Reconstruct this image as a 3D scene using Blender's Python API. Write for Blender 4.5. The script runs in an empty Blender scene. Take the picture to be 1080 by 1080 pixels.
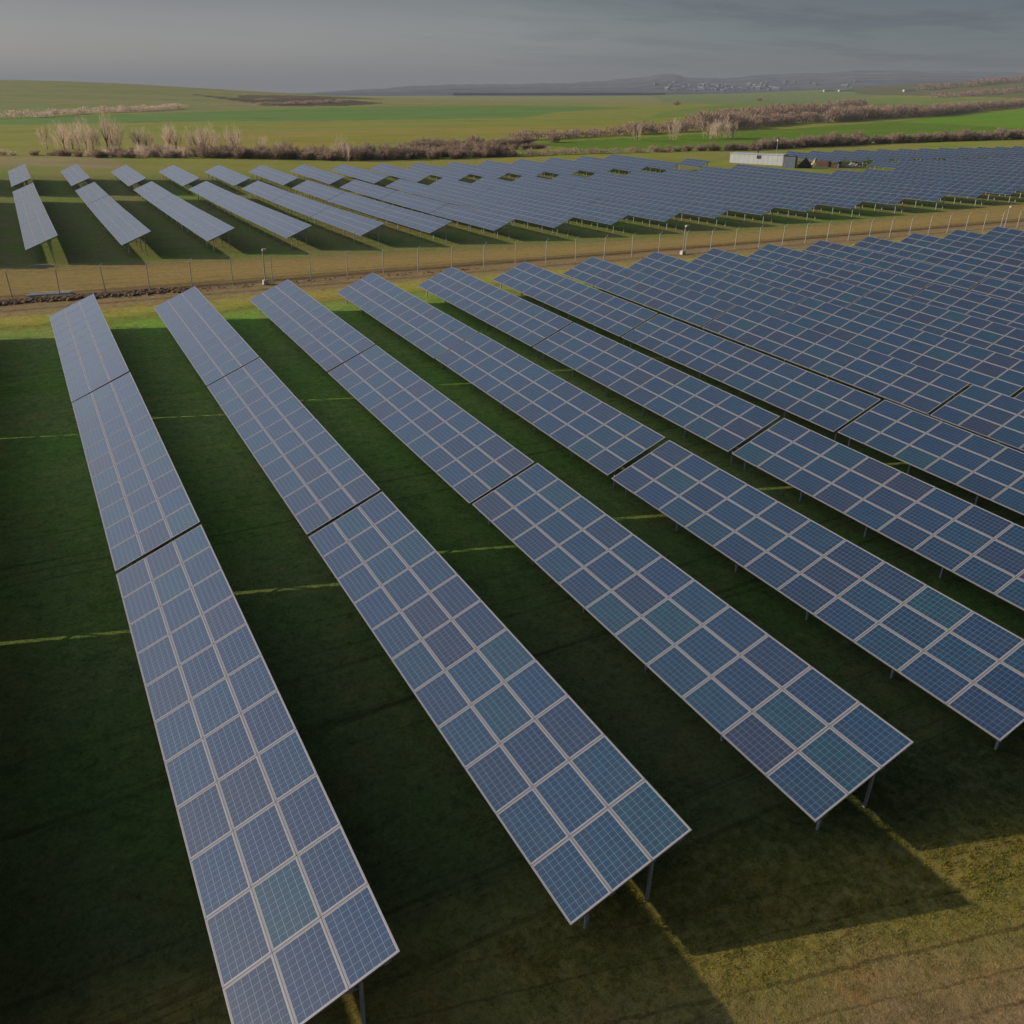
import bpy, math, random
import numpy as np
from math import sin, cos, radians, exp, hypot

random.seed(7); rng = np.random.default_rng(11)
sc = bpy.context.scene
COL = sc.collection

# ------------------------------------------------------------------ frame of the site
S = 1.66                       # one module length along a row, in metres; site coordinates are in these units
YAW, PITCH, ROLL = 0.504799, 0.468952, 0.028186
FPX = 924.867                  # focal length in pixels of a 1080 px wide picture
HCAM = 10.0355
X1, PX, WT, TILT = 0.343458, 3.884274, 1.898355, 0.403835
PITCHW = math.atan(443 / FPX)

def basis(yaw, pitch, roll):
    f = np.array([sin(yaw) * cos(pitch), cos(yaw) * cos(pitch), -sin(pitch)])
    r = np.array([cos(yaw), -sin(yaw), 0]); u = np.cross(r, f)
    r2 = cos(roll) * r + sin(roll) * u; u2 = -sin(roll) * r + cos(roll) * u
    return np.array([r2, u2, -f]).T
MW = basis(YAW, PITCHW, 0)
R = MW @ basis(YAW, PITCH, ROLL).T      # the site is a plane leaning a little against the true horizon
CW = R @ np.array([0, 0, HCAM]) * S

def zg_site(x, y):             # ground height in site units
    x = np.asarray(x, float); y = np.asarray(y, float)
    x2 = np.clip(x, -5, 85); y2 = np.clip(y, 0, 118)
    a = .642 - .0422 * x2 + .000465 * x2 * x2 - .0451 * (y2 - 50) + .000281 * (y2 - 50) ** 2
    t = np.clip((y - 42) / 14, 0, 1); t = t * t * (3 - 2 * t)
    return .8 * (1 - t) + a * t - .5 - .25 * t

def site_to_world(x, y, z):
    return R @ np.array([x, y, z]) * S

def far_height(X, Y):
    z = 1.5 + 29 * np.exp(-(X / 470) ** 2 - ((Y - 1500) / 520) ** 2)
    z = z + 57 * np.exp(-((X - 2850) / 900) ** 2 - ((Y - 1500) / 900) ** 2)
    z = z + 1.2 * np.sin(X * .006 + 1) * np.sin(Y * .005)
    return z

def ground(X, Y):              # true ground height, metres
    X = np.asarray(X, float); Y = np.asarray(Y, float)
    x = X / S; y = Y / S
    for _ in range(3):
        zz = zg_site(x, y)
        qx = (R[0, 0] * x + R[0, 1] * y + R[0, 2] * zz) * S
        qy = (R[1, 0] * x + R[1, 1] * y + R[1, 2] * zz) * S
        x = x + (X - qx) / S; y = y + (Y - qy) / S
    xc = np.clip(x, -40, 150); yc = np.clip(y, -30, 120)
    zs = (R[2, 0] * xc + R[2, 1] * yc + R[2, 2] * zg_site(xc, yc)) * S
    dx = np.maximum(np.maximum(-12 - x, 0), x - 150); dy = np.maximum(np.maximum(y - 117, 0), -25 - y)
    t = np.clip(np.hypot(dx, dy) * S / 120, 0, 1); t = t * t * (3 - 2 * t)
    return zs * (1 - t) + far_height(X, Y) * t

def in_view(P, m=60):
    d = MW.T @ (np.array(P) - CW)
    if d[2] > -1: return False
    px = 540 + FPX * d[0] / -d[2]; py = 540 - FPX * d[1] / -d[2]
    return -m < px < 1080 + m and -m < py < 1080 + m

from mathutils import Matrix, Vector
RM = Matrix([list(map(float, r)) for r in R]).to_4x4()
def site_matrix(x, y, z, rotz=0.0, tx=0.0, ty=0.0):
    p = site_to_world(x, y, z)
    return Matrix.Translation(Vector(map(float, p))) @ RM @ Matrix.Rotation(rotz, 4, 'Z') @ Matrix.Rotation(tx, 4, 'X') @ Matrix.Rotation(ty, 4, 'Y')

# ------------------------------------------------------------------ node helpers
def new_mat(name):
    m = bpy.data.materials.new(name); m.use_nodes = True
    nt = m.node_tree; nt.nodes.clear()
    return m, nt
class N:
    def __init__(s, nt): s.nt = nt
    def n(s, t, **kw):
        nd = s.nt.nodes.new(t)
        for k, v in kw.items():
            if k.startswith('i_'):
                key = k[2:]; key = int(key) if key.isdigit() else key.replace('_', ' ')
                if hasattr(v, 'is_linked') or isinstance(v, bpy.types.NodeSocket): s.nt.links.new(v, nd.inputs[key])
                else: nd.inputs[key].default_value = v
            else: setattr(nd, k, v)
        return nd
    def math(s, op, a, b=None, c=None, clamp=False):
        nd = s.nt.nodes.new('ShaderNodeMath'); nd.operation = op; nd.use_clamp = clamp
        for i, v in enumerate((a, b, c)):
            if v is None: continue
            if isinstance(v, bpy.types.NodeSocket): s.nt.links.new(v, nd.inputs[i])
            else: nd.inputs[i].default_value = v
        return nd.outputs[0]
    def mix(s, fac, a, b, blend='MIX'):
        nd = s.nt.nodes.new('ShaderNodeMix'); nd.data_type = 'RGBA'; nd.blend_type = blend; nd.clamp_factor = True
        for i, v in ((0, fac), (6, a), (7, b)):
            if isinstance(v, bpy.types.NodeSocket): s.nt.links.new(v, nd.inputs[i])
            elif i == 0: nd.inputs[0].default_value = v
            else: nd.inputs[i].default_value = (*v, 1) if len(v) == 3 else v
        return nd.outputs[2]
    def noise(s, vec, scale, detail=4, rough=.55, dist=0):
        nd = s.n('ShaderNodeTexNoise'); nd.inputs['Scale'].default_value = scale; nd.inputs['Detail'].default_value = detail
        nd.inputs['Roughness'].default_value = rough; nd.inputs['Distortion'].default_value = dist
        if vec is not None: s.nt.links.new(vec, nd.inputs['Vector'])
        return nd.outputs['Fac']
    def ramp(s, fac, stops, interp='LINEAR'):
        nd = s.nt.nodes.new('ShaderNodeValToRGB'); cr = nd.color_ramp; cr.interpolation = interp
        while len(cr.elements) > 1: cr.elements.remove(cr.elements[-1])
        cr.elements[0].position = stops[0][0]; cr.elements[0].color = (*stops[0][1], 1)
        for p, c in stops[1:]:
            e = cr.elements.new(p); e.color = (*c, 1)
        s.nt.links.new(fac, nd.inputs[0]); return nd.outputs[0]
    def maprange(s, v, a, b, c=0., d=1.):
        nd = s.n('ShaderNodeMapRange'); nd.clamp = True; nd.interpolation_type = 'SMOOTHSTEP'
        s.nt.links.new(v, nd.inputs[0])
        for i, q in zip((1, 2, 3, 4), (a, b, c, d)): nd.inputs[i].default_value = q
        return nd.outputs[0]
    def scalevec(s, vec, sx, sy, sz=1, loc=(0, 0, 0)):
        nd = s.n('ShaderNodeMapping'); nd.inputs['Scale'].default_value = (sx, sy, sz); nd.inputs['Location'].default_value = loc
        s.nt.links.new(vec, nd.inputs['Vector']); return nd.outputs[0]

HAZE = (.20, .215, .235)
def finish(nt, bsdf):
    out = nt.nodes.new('ShaderNodeOutputMaterial'); nt.links.new(bsdf, out.inputs['Surface'])

def simple(name, col, rough=.7, metal=0., var=.15, scale=3., bump=.0, spec=.3):
    m, nt = new_mat(name); h = N(nt)
    tc = h.n('ShaderNodeTexCoord').outputs['Object']
    f = h.noise(tc, scale, 5)
    c = h.mix(f, tuple(v * (1 - var * 1.6) for v in col), tuple(min(1, v * (1 + var * 1.6)) for v in col))
    b = h.n('ShaderNodeBsdfPrincipled'); nt.links.new(c, b.inputs['Base Color'])
    b.inputs['Roughness'].default_value = rough; b.inputs['Metallic'].default_value = metal
    b.inputs['Specular IOR Level'].default_value = spec
    if bump:
        bp = h.n('ShaderNodeBump'); bp.inputs['Distance'].default_value = bump; nt.links.new(f, bp.inputs['Height']); nt.links.new(bp.outputs[0], b.inputs['Normal'])
    finish(nt, b.outputs[0]); return m

# ------------------------------------------------------------------ materials
M_FRAME = simple('anodised_aluminium', (.215, .208, .225), .45, .25, .12, 6, spec=.4)
M_STEEL = simple('galvanised_steel', (.34, .38, .41), .5, .5, .2, 9)
M_POST = simple('painted_fence_post', (.27, .27, .27), .7, 0, .2, 4)
M_WIRE = simple('fence_wire', (.30, .30, .29), .6, .3, .1, 2)
M_WHITE = simple('white_sheet_metal', (.40, .42, .45), .5, 0, .08, .6)
M_TOWN = simple('faded_house_render', (.085, .085, .095), .9, 0, .3, .01)
M_BLUEGREY = simple('blue_grey_cladding', (.16, .19, .24), .6, 0, .15, 1)
M_DARK = simple('dark_tarpaulin', (.035, .037, .045), .7, 0, .3, 1.5)
M_RUST = simple('reddish_timber', (.11, .075, .06), .9, 0, .3, 2)
M_SAND = simple('pale_sand', (.42, .33, .23), .95, 0, .2, 2)
M_CLOD = simple('dry_brown_clod', (.15, .095, .055), .95, 0, .45, 2.5, .03)
M_PALE = simple('pale_weathered_board', (.42, .40, .37), .8, 0, .15, 3)

def make_cell_material():
    m, nt = new_mat('polycrystalline_cells'); h = N(nt)
    uv = h.n('ShaderNodeUVMap').outputs[0]
    mid = h.n('ShaderNodeAttribute', attribute_name='mid').outputs['Fac']
    rnd = h.n('ShaderNodeObjectInfo').outputs['Random']
    sep = h.n('ShaderNodeSeparateXYZ'); nt.links.new(uv, sep.inputs[0])
    u, v = sep.outputs[0], sep.outputs[1]
    ident = h.math('ADD', h.math('MULTIPLY', mid, 37.3), h.math('MULTIPLY', rnd, 911.7))
    wn = h.n('ShaderNodeTexWhiteNoise', noise_dimensions='1D'); nt.links.new(ident, wn.inputs['W'])
    base = h.ramp(wn.outputs['Value'], [(0, (.010, .034, .105)), (.12, (.017, .029, .090)), (.2, (.034, .029, .075)), (.3, (.018, .036, .108)),
                                        (.42, (.012, .043, .115)), (.55, (.010, .052, .115)), (.66, (.013, .038, .125)), (.78, (.024, .032, .095)), (.9, (.008, .046, .108)), (1, (.012, .062, .10))])
    U, V = h.math('MULTIPLY', u, 10), h.math('MULTIPLY', v, 6)
    comb = h.n('ShaderNodeCombineXYZ'); nt.links.new(h.math('FLOOR', U), comb.inputs[0]); nt.links.new(h.math('FLOOR', V), comb.inputs[1]); nt.links.new(ident, comb.inputs[2])
    wc = h.n('ShaderNodeTexWhiteNoise', noise_dimensions='3D'); nt.links.new(comb.outputs[0], wc.inputs['Vector'])
    base = h.mix(.12, base, (.010, .036, .080))
    base = h.mix(1, base, (.62, .78, .74), 'MULTIPLY')
    base = h.mix(h.math('MULTIPLY', wc.outputs['Value'], .55), base, (.010, .022, .055))
    fu, fv = h.math('FRACT', U), h.math('FRACT', V)
    du = h.math('SUBTRACT', .5, h.math('ABSOLUTE', h.math('SUBTRACT', fu, .5)))
    dv = h.math('SUBTRACT', .5, h.math('ABSOLUTE', h.math('SUBTRACT', fv, .5)))
    lu = h.math('LESS_THAN', du, .030); lv = h.math('LESS_THAN', dv, .036)
    # two bus bars in each cell, along the long side
    b1 = h.math('LESS_THAN', h.math('ABSOLUTE', h.math('SUBTRACT', h.math('ABSOLUTE', h.math('SUBTRACT', fv, .5)), .21)), .013)
    line = h.math('MAXIMUM', lu, lv)
    c = h.mix(h.math('MULTIPLY', b1, .5), base, (.085, .135, .18))
    c = h.mix(h.math('MULTIPLY', line, .75), c, (.13, .20, .26))
    # backsheet margin
    mu = h.math('GREATER_THAN', h.math('ABSOLUTE', h.math('SUBTRACT', u, .5)), .5)
    mv = h.math('GREATER_THAN', h.math('ABSOLUTE', h.math('SUBTRACT', v, .5)), .5)
    c = h.mix(h.math('MAXIMUM', mu, mv), c, (.30, .30, .32))
    # dust film
    tc = h.n('ShaderNodeTexCoord').outputs['Object']
    dust = h.noise(h.scalevec(tc, 1.2, .35), 1.3, 5, .6)
    c = h.mix(h.maprange(dust, .35, .8, .0, .045), c, (.20, .20, .19))
    b = h.n('ShaderNodeBsdfPrincipled'); nt.links.new(c, b.inputs['Base Color'])
    b.inputs['Roughness'].default_value = .32
    b.inputs['Specular IOR Level'].default_value = .5
    b.inputs['Coat Weight'].default_value = 1.; b.inputs['Coat IOR'].default_value = 1.5
    b.inputs['Sheen Weight'].default_value = .06; b.inputs['Sheen Roughness'].default_value = .35; b.inputs['Sheen Tint'].default_value = (.8, .86, .95, 1)
    nt.links.new(h.maprange(dust, .2, .9, .10, .2), b.inputs['Coat Roughness'])
    finish(nt, b.outputs[0]); return m
M_CELL = make_cell_material()

def ground_colour(h, nt, vec):
    sep = h.n('ShaderNodeSeparateXYZ'); nt.links.new(vec, sep.inputs[0])
    x, y = sep.outputs[0], sep.outputs[1]
    wob = h.noise(vec, .22, 4, .6); wob2 = h.noise(vec, 1.6, 4, .65)
    skew = h.math('MULTIPLY', h.math('MULTIPLY', x, .25), h.maprange(y, 9, 19, 1, 0))
    yy = h.math('ADD', h.math('ADD', y, skew), h.math('ADD', h.math('MULTIPLY', h.math('SUBTRACT', wob, .5), 3.6), h.math('MULTIPLY', h.math('SUBTRACT', wob2, .5), 1.2)))
    # the worn track at the near end runs a little askew
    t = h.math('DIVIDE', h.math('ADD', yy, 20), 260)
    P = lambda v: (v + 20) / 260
    dirt = (.27, .19, .10); yn = (.205, .18, .050); yg = (.235, .205, .055); lane = (.085, .100, .036); lane_hazed = (.25, .33, .085); beige = (.30, .23, .12)
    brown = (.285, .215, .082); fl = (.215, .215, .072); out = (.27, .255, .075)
    stops = [(P(1), dirt), (P(8.6), dirt), (P(10.2), yn), (P(12.2), yn), (P(13.6), lane), (P(22), (.12, .155, .048)), (P(40), lane_hazed), (P(64), lane_hazed), (P(65.5), yg), (P(66.5), (.37, .32, .075)), (P(68.2), (.37, .32, .08)),  # haze and flare over the farther lanes painted as lighter grass
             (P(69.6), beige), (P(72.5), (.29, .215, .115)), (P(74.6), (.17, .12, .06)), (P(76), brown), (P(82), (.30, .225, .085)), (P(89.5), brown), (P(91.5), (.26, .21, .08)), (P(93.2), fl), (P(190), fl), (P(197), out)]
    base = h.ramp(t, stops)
    # patchiness
    big = h.noise(vec, .09, 4, .62); mid = h.noise(vec, .8, 7, .72); fine = h.noise(vec, 9, 5, .75); tiny = h.noise(vec, 38, 3, .7)
    track = h.math('MULTIPLY', h.maprange(y, 66, 69), h.maprange(y, 95, 92))
    base = h.mix(h.math('MULTIPLY', h.maprange(big, .38, .66, 0, .75), h.math('MULTIPLY', h.maprange(yy, 11, 17), h.math('SUBTRACT', 1, track))), base, h.mix(1, base, (.70, 1.10, .55), 'MULTIPLY'))
    base = h.mix(h.maprange(mid, .50, .72, 0, .7), base, h.mix(1, base, (1.35, .95, .95), 'MULTIPLY'))
    base = h.mix(h.maprange(mid, .48, .30, 0, .6), base, h.mix(1, base, (.55, .62, .55), 'MULTIPLY'))
    base = h.mix(h.maprange(fine, .42, .66, 0, .75), base, h.mix(1, base, (.50, .56, .50), 'MULTIPLY'))
    base = h.mix(h.maprange(tiny, .45, .62, 0, .55), base, h.mix(1, base, (1.7, 1.6, 1.45), 'MULTIPLY'))
    cl = h.noise(vec, 2.4, 7, .78, .3)
    base = h.mix(h.maprange(cl, .50, .62, 0, .6), base, h.mix(1, base, (.52, .60, .5), 'MULTIPLY'))
    base = h.mix(h.maprange(cl, .46, .34, 0, .6), base, h.mix(1, base, (1.55, 1.4, 1.3), 'MULTIPLY'))
    # mowing and wheel stripes running across the rows
    st = h.noise(h.scalevec(vec, .035, 1.5), 1., 4, .65)
    base = h.mix(h.maprange(st, .52, .72, 0, .55), base, h.mix(1, base, (1.28, 1.1, .95), 'MULTIPLY'))
    st2 = h.noise(h.scalevec(vec, .02, 2.6, 1, (3, 9, 0)), 1., 3, .6)
    base = h.mix(h.maprange(st2, .60, .68, 0, .6), base, h.mix(1, base, (.55, .52, .50), 'MULTIPLY'))
    # thin worn trenches crossing the lanes
    for y0, w, k, am in ((18.4, .06, .05, .5), (20.9, .05, .03, .4), (9.9, .03, -.25, .6), (9.2, .02, -.26, .5), (8.4, .025, -.25, .6), (7.7, .02, -.26, .5), (6.9, .03, -.25, .6), (6.0, .04, -.25, .6), (10.9, .02, -.24, .45), (11.8, .02, -.24, .35), (73.9, .35, .0, .75), (70.6, .18, .0, .5), (75.6, .14, .0, .6)):
        d = h.math('ABSOLUTE', h.math('SUBTRACT', h.math('ADD', h.math('SUBTRACT', y, h.math('MULTIPLY', x, k)), h.math('MULTIPLY', h.math('SUBTRACT', wob2, .5), .28)), y0))
        msk = h.math('MULTIPLY', h.maprange(d, w, w * 2.2, am, 0), h.maprange(mid, .32, .55, .25, 1))
        base = h.mix(msk, base, h.mix(1, base, (.36, .34, .34), 'MULTIPLY'))
    # scuffed bare earth patches
    bare = h.noise(h.scalevec(vec, .8, .45, 1, (5, 2, 0)), .75, 5, .6)
    base = h.mix(h.maprange(bare, .68, .76, 0, .6), base, (.21, .15, .09))
    return base, fine, tiny, mid

def make_ground_material():
    m, nt = new_mat('field_ground'); h = N(nt)
    vec = h.n('ShaderNodeTexCoord').outputs['Object']
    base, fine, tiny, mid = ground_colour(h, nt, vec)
    at = h.n('ShaderNodeAttribute', attribute_name='field')
    fcol = at.outputs['Color']; fa = at.outputs['Alpha']
    # farmed fields beyond the site: drill lines and large mottling
    n1 = h.noise(h.scalevec(vec, .004, .02), 1., 5, .6); n2 = h.noise(vec, .05, 5, .65); n3 = h.noise(h.scalevec(vec, .012, .11), 1., 4, .6)
    fcol = h.mix(1, fcol, (1.36, 1.26, 1.25), 'MULTIPLY')
    fc = h.mix(h.maprange(n1, .40, .62, 0, .85), fcol, h.mix(1, fcol, (.72, 1.02, .6), 'MULTIPLY'))
    fc = h.mix(h.maprange(n2, .4, .7, 0, .5), fc, h.mix(1, fc, (.72, .75, .7), 'MULTIPLY'))
    fc = h.mix(h.maprange(n3, .52, .7, 0, .5), fc, h.mix(1, fc, (1.3, 1.12, .9), 'MULTIPLY'))
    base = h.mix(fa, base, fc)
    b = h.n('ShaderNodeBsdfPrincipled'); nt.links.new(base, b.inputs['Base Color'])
    b.inputs['Roughness'].default_value = .95; b.inputs['Specular IOR Level'].default_value = .08
    hh = h.math('ADD', h.math('MULTIPLY', fine, .6), h.math('ADD', h.math('MULTIPLY', tiny, .35), h.math('MULTIPLY', mid, .8)))
    bp = h.n('ShaderNodeBump'); bp.inputs['Distance'].default_value = .11; bp.inputs['Strength'].default_value = .8
    nt.links.new(hh, bp.inputs['Height']); nt.links.new(bp.outputs[0], b.inputs['Normal'])
    finish(nt, b.outputs[0]); return m
M_GROUND = make_ground_material()

def make_grass_material():
    m, nt = new_mat('grass_blades'); h = N(nt)
    vec = h.n('ShaderNodeTexCoord').outputs['Object']
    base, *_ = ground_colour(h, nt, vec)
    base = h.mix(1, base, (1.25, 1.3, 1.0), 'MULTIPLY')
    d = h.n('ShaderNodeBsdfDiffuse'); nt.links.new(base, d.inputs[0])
    t = h.n('ShaderNodeBsdfTranslucent'); nt.links.new(base, t.inputs[0])
    mx = h.n('ShaderNodeMixShader'); mx.inputs[0].default_value = .35
    nt.links.new(d.outputs[0], mx.inputs[1]); nt.links.new(t.outputs[0], mx.inputs[2])
    finish(nt, mx.outputs[0]); return m
M_GRASS = make_grass_material()

def make_twig_material(name, col, col2):
    m, nt = new_mat(name); h = N(nt)
    tc = h.n('ShaderNodeTexCoord').outputs['Object']
    r = h.n('ShaderNodeObjectInfo').outputs['Random']
    f = h.noise(tc, .7, 3)
    c = h.mix(f, col, col2)
    c = h.mix(h.math('MULTIPLY', r, .4), c, h.mix(1, c, (.55, .52, .5), 'MULTIPLY'))
    b = h.n('ShaderNodeBsdfDiffuse'); nt.links.new(c, b.inputs[0])
    t = h.n('ShaderNodeBsdfTranslucent'); nt.links.new(c, t.inputs[0]); mx = h.n('ShaderNodeMixShader'); mx.inputs[0].default_value = .45
    nt.links.new(b.outputs[0], mx.inputs[1]); nt.links.new(t.outputs[0], mx.inputs[2]); finish(nt, mx.outputs[0]); return m
M_TWIG = make_twig_material('bare_brown_twigs', (.33, .245, .19), (.47, .365, .29))
M_TWIGP = make_twig_material('bare_hazed_twigs', (.60, .47, .38), (.80, .66, .54))  # haze and backlight brightness put into the twig colour
M_BARK = simple('grey_brown_bark', (.17, .13, .10), .95, 0, .3, 5)

def make_hill_material():
    m, nt = new_mat('distant_hill_land'); h = N(nt)
    vec = h.n('ShaderNodeTexCoord').outputs['Object']
    f = h.noise(h.scalevec(vec, .0016, .0016, .004), 1., 7, .62); g = h.noise(vec, .0045, 6, .7)
    c = h.ramp(f, [(.36, (.045, .07, .10)), (.46, (.075, .10, .12)), (.52, (.13, .135, .14)), (.60, (.06, .08, .09)), (.7, (.16, .16, .16))])  # blue of the distant haze mixed into the land colours
    c = h.mix(h.maprange(g, .5, .62, 0, .6), c, (.04, .05, .055))
    b = h.n('ShaderNodeBsdfDiffuse'); nt.links.new(c, b.inputs[0]); finish(nt, b.outputs[0]); return m
M_HILL = make_hill_material()

# ------------------------------------------------------------------ mesh helpers
class MB:
    def __init__(s): s.v = []; s.f = []; s.m = []
    def quad(s, a, b, c, d, mi=0):
        k = len(s.v); s.v += [a, b, c, d]; s.f.append((k, k + 1, k + 2, k + 3)); s.m.append(mi)
    def box(s, c, sz, mi=0, M=None):
        cx, cy, cz = c; a, b, d = sz[0] / 2, sz[1] / 2, sz[2] / 2; k = len(s.v)
        for x, y, z in ((-a, -b, -d), (a, -b, -d), (a, b, -d), (-a, b, -d), (-a, -b, d), (a, -b, d), (a, b, d), (-a, b, d)):
            p = Vector((x + cx, y + cy, z + cz)); p = M @ p if M else p; s.v.append(tuple(p))
        for q in ((0, 3, 2, 1), (4, 5, 6, 7), (0, 1, 5, 4), (1, 2, 6, 5), (2, 3, 7, 6), (3, 0, 4, 7)):
            s.f.append(tuple(k + i for i in q)); s.m.append(mi)
    def bar(s, p, q, w, t, mi=0, up=(0, 0, 1)):
        p = Vector(p); q = Vector(q); d = (q - p); L = d.length; d.normalize(); u = Vector(up)
        a = d.cross(u); a = a.normalized() if a.length > 1e-4 else Vector((1, 0, 0)); b = a.cross(d)
        M = Matrix(((a.x, d.x, b.x, 0), (a.y, d.y, b.y, 0), (a.z, d.z, b.z, 0), (0, 0, 0, 1)))
        s.box((0, L / 2, 0), (w, L, t), mi, Matrix.Translation(p) @ M)
    def tube(s, p, q, r0, r1, n=8, mi=0):
        p = Vector(p); q = Vector(q); d = (q - p).normalized(); a = d.orthogonal().normalized(); b = d.cross(a); k = len(s.v)
        for c, r in ((p, r0), (q, r1)):
            for i in range(n):
                t = 2 * math.pi * i / n; s.v.append(tuple(c + a * r * cos(t) + b * r * sin(t)))
        for i in range(n):
            j = (i + 1) % n; s.f.append((k + i, k + j, k + n + j, k + n + i)); s.m.append(mi)
        s.f.append(tuple(k + i for i in reversed(range(n)))); s.m.append(mi); s.f.append(tuple(k + n + i for i in range(n))); s.m.append(mi)
    def mesh(s, name, mats):
        me = bpy.data.meshes.new(name); me.from_pydata(s.v, [], s.f); me.polygons.foreach_set('material_index', s.m)
        for m in mats: me.materials.append(m)
        me.update(); return me

def add(name, data, parent=None, matrix=None, **props):
    o = bpy.data.objects.new(name, data); COL.objects.link(o)
    if parent is not None: o.parent = parent
    if matrix is not None: o.matrix_basis = matrix
    for k, v in props.items(): o[k] = v
    return o
def tag(o, label, cat, group=None):
    o['label'] = label; o['category'] = cat
    if group: o['group'] = group
    return o

# ------------------------------------------------------------------ ground sheet
def build_ground():
    az = list(np.radians(np.concatenate([np.arange(-12, 72, .22), np.arange(72, 348, 4.)])))
    rs = [0.0, 3.0]
    while rs[-1] < 60: rs.append(rs[-1] + 2.0)
    while rs[-1] < 16000: rs.append(rs[-1] * 1.018)
    na = len(az); A = np.array(az); rr = np.array(rs[1:])
    X = (rr[:, None] * np.sin(A)[None, :]).ravel(); Y = (rr[:, None] * np.cos(A)[None, :]).ravel()
    X = np.append(X, 0); Y = np.append(Y, 0)
    Z = ground(X, Y)
    # a slight roughness of the near soil
    W = np.stack([X, Y, Z], 1)
    site = W @ R            # R^T applied: object coordinates in site metres
    nr = len(rr); faces = []
    idx = np.arange(nr * na).reshape(nr, na)
    a = idx[:-1, :]; b = np.roll(a, -1, 1); c = np.roll(idx[1:, :], -1, 1); d = idx[1:, :]
    q = np.stack([a, d, c, b], -1).reshape(-1, 4)
    faces = q.tolist() + [[nr * na, int(idx[0, i]), int(idx[0, (i + 1) % na])] for i in range(na)]
    me = bpy.data.meshes.new('ground'); me.from_pydata(site.tolist(), [], faces)
    me.polygons.foreach_set('use_smooth', [True] * len(me.polygons))
    me.materials.append(M_GROUND)
    # farmed land: colour patches as real outlines on the land
    col = np.zeros((len(X), 4)); 
    base = np.array([.205, .205, .052])
    dist = np.hypot(X, Y)
    dd = np.maximum(np.maximum(-22 * S - X, 0), np.maximum(X - 160 * S, np.maximum(Y - 205, 0)))
    col[:, :3] = base; dd = np.where((X > 146) & (X < 176) & (Y > 0), np.maximum(dd, np.minimum(np.minimum(X - 146, 176 - X), Y - 143)), dd); col[:, 3] = np.clip((dd - 1) / 8, 0, 1)
    def inside(poly, soft=0):
        r = np.zeros(len(X), bool); n = len(poly)
        for i in range(n):
            x1, y1 = poly[i]; x2, y2 = poly[(i + 1) % n]
            if y1 == y2: continue
            cnd = ((y1 > Y) != (y2 > Y)) & (X < (x2 - x1) * (Y - y1) / (y2 - y1) + x1)
            r ^= cnd
        return r
    def paint(poly, c, w=1.):
        k = inside(poly) & (col[:, 3] > 0)
        col[k, :3] = col[k, :3] * (1 - w) + np.array(c) * w
    # upper slope, paler olive
    paint([(-3000, 760), (120, 700), (330, 880), (700, 900), (1500, 1500), (3000, 4000), (-3000, 9000)], (.19, .185, .085))
    # wide bright winter-wheat band
    paint([(-600, 560), (9.5, 612), (132, 716), (323, 836), (470, 860), (560, 760), (392, 640), (289, 510), (138, 500), (7, 508), (-600, 500)], (.115, .185, .055))
    paint([(300, 330), (600, 480), (1500, 950), (1500, 1300), (800, 900), (480, 620), (260, 360)], (.135, .185, .045), .8)
    paint([(800, 900), (1500, 1300), (3000, 2000), (4500, 3200), (3000, 4200), (1400, 2200)], (.15, .18, .075))
    # ochre stubble between hedge and wheat, and pale plain near the horizon
    paint([(40, 262), (150, 262), (290, 330), (470, 520), (390, 500), (200, 380), (60, 330)], (.225, .20, .05), .9)
    paint([(330, 900), (700, 900), (1300, 1700), (3000, 4200), (1800, 6500), (600, 2500)], (.215, .20, .085), .9)
    # ploughed brown strips
    paint([(208, 1117), (236, 842), (300, 850), (364, 925), (364, 1013), (341, 1093), (256, 1000)], (.085, .06, .05))
    paint([(240, 1020), (427, 1080), (420, 1156), (379, 1180), (260, 1120)], (.085, .06, .05), .8)
    paint([(640, 600), (1100, 800), (1160, 980), (760, 780)], (.15, .135, .05), .8)
    # vivid green meadow between the two right-hand hedges
    paint([(150, 232), (176, 225), (263, 240), (330, 225), (440, 230), (760, 330), (1300, 760), (935, 600), (573, 436), (350, 330), (290, 300), (200, 272), (150, 262)], (.105, .165, .022))
    paint([(430, 270), (760, 340), (1300, 760), (935, 600), (573, 436), (470, 380)], (.12, .215, .018))
    paint([(-200, 205), (25, 205), (26, 250), (-200, 262)], (.26, .20, .13), .8)
    # brown scrub on the far rise to the right
    paint([(1500, 900), (2500, 1150), (3300, 1300), (3600, 2400), (2300, 2100), (1700, 1500)], (.10, .085, .05), .75)
    ca = me.color_attributes.new('field', 'FLOAT_COLOR', 'POINT'); ca.data.foreach_set('color', col.ravel().astype(np.float32))
    me.update()
    return add('ground', me, None, RM, kind='structure')
build_ground()

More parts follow.
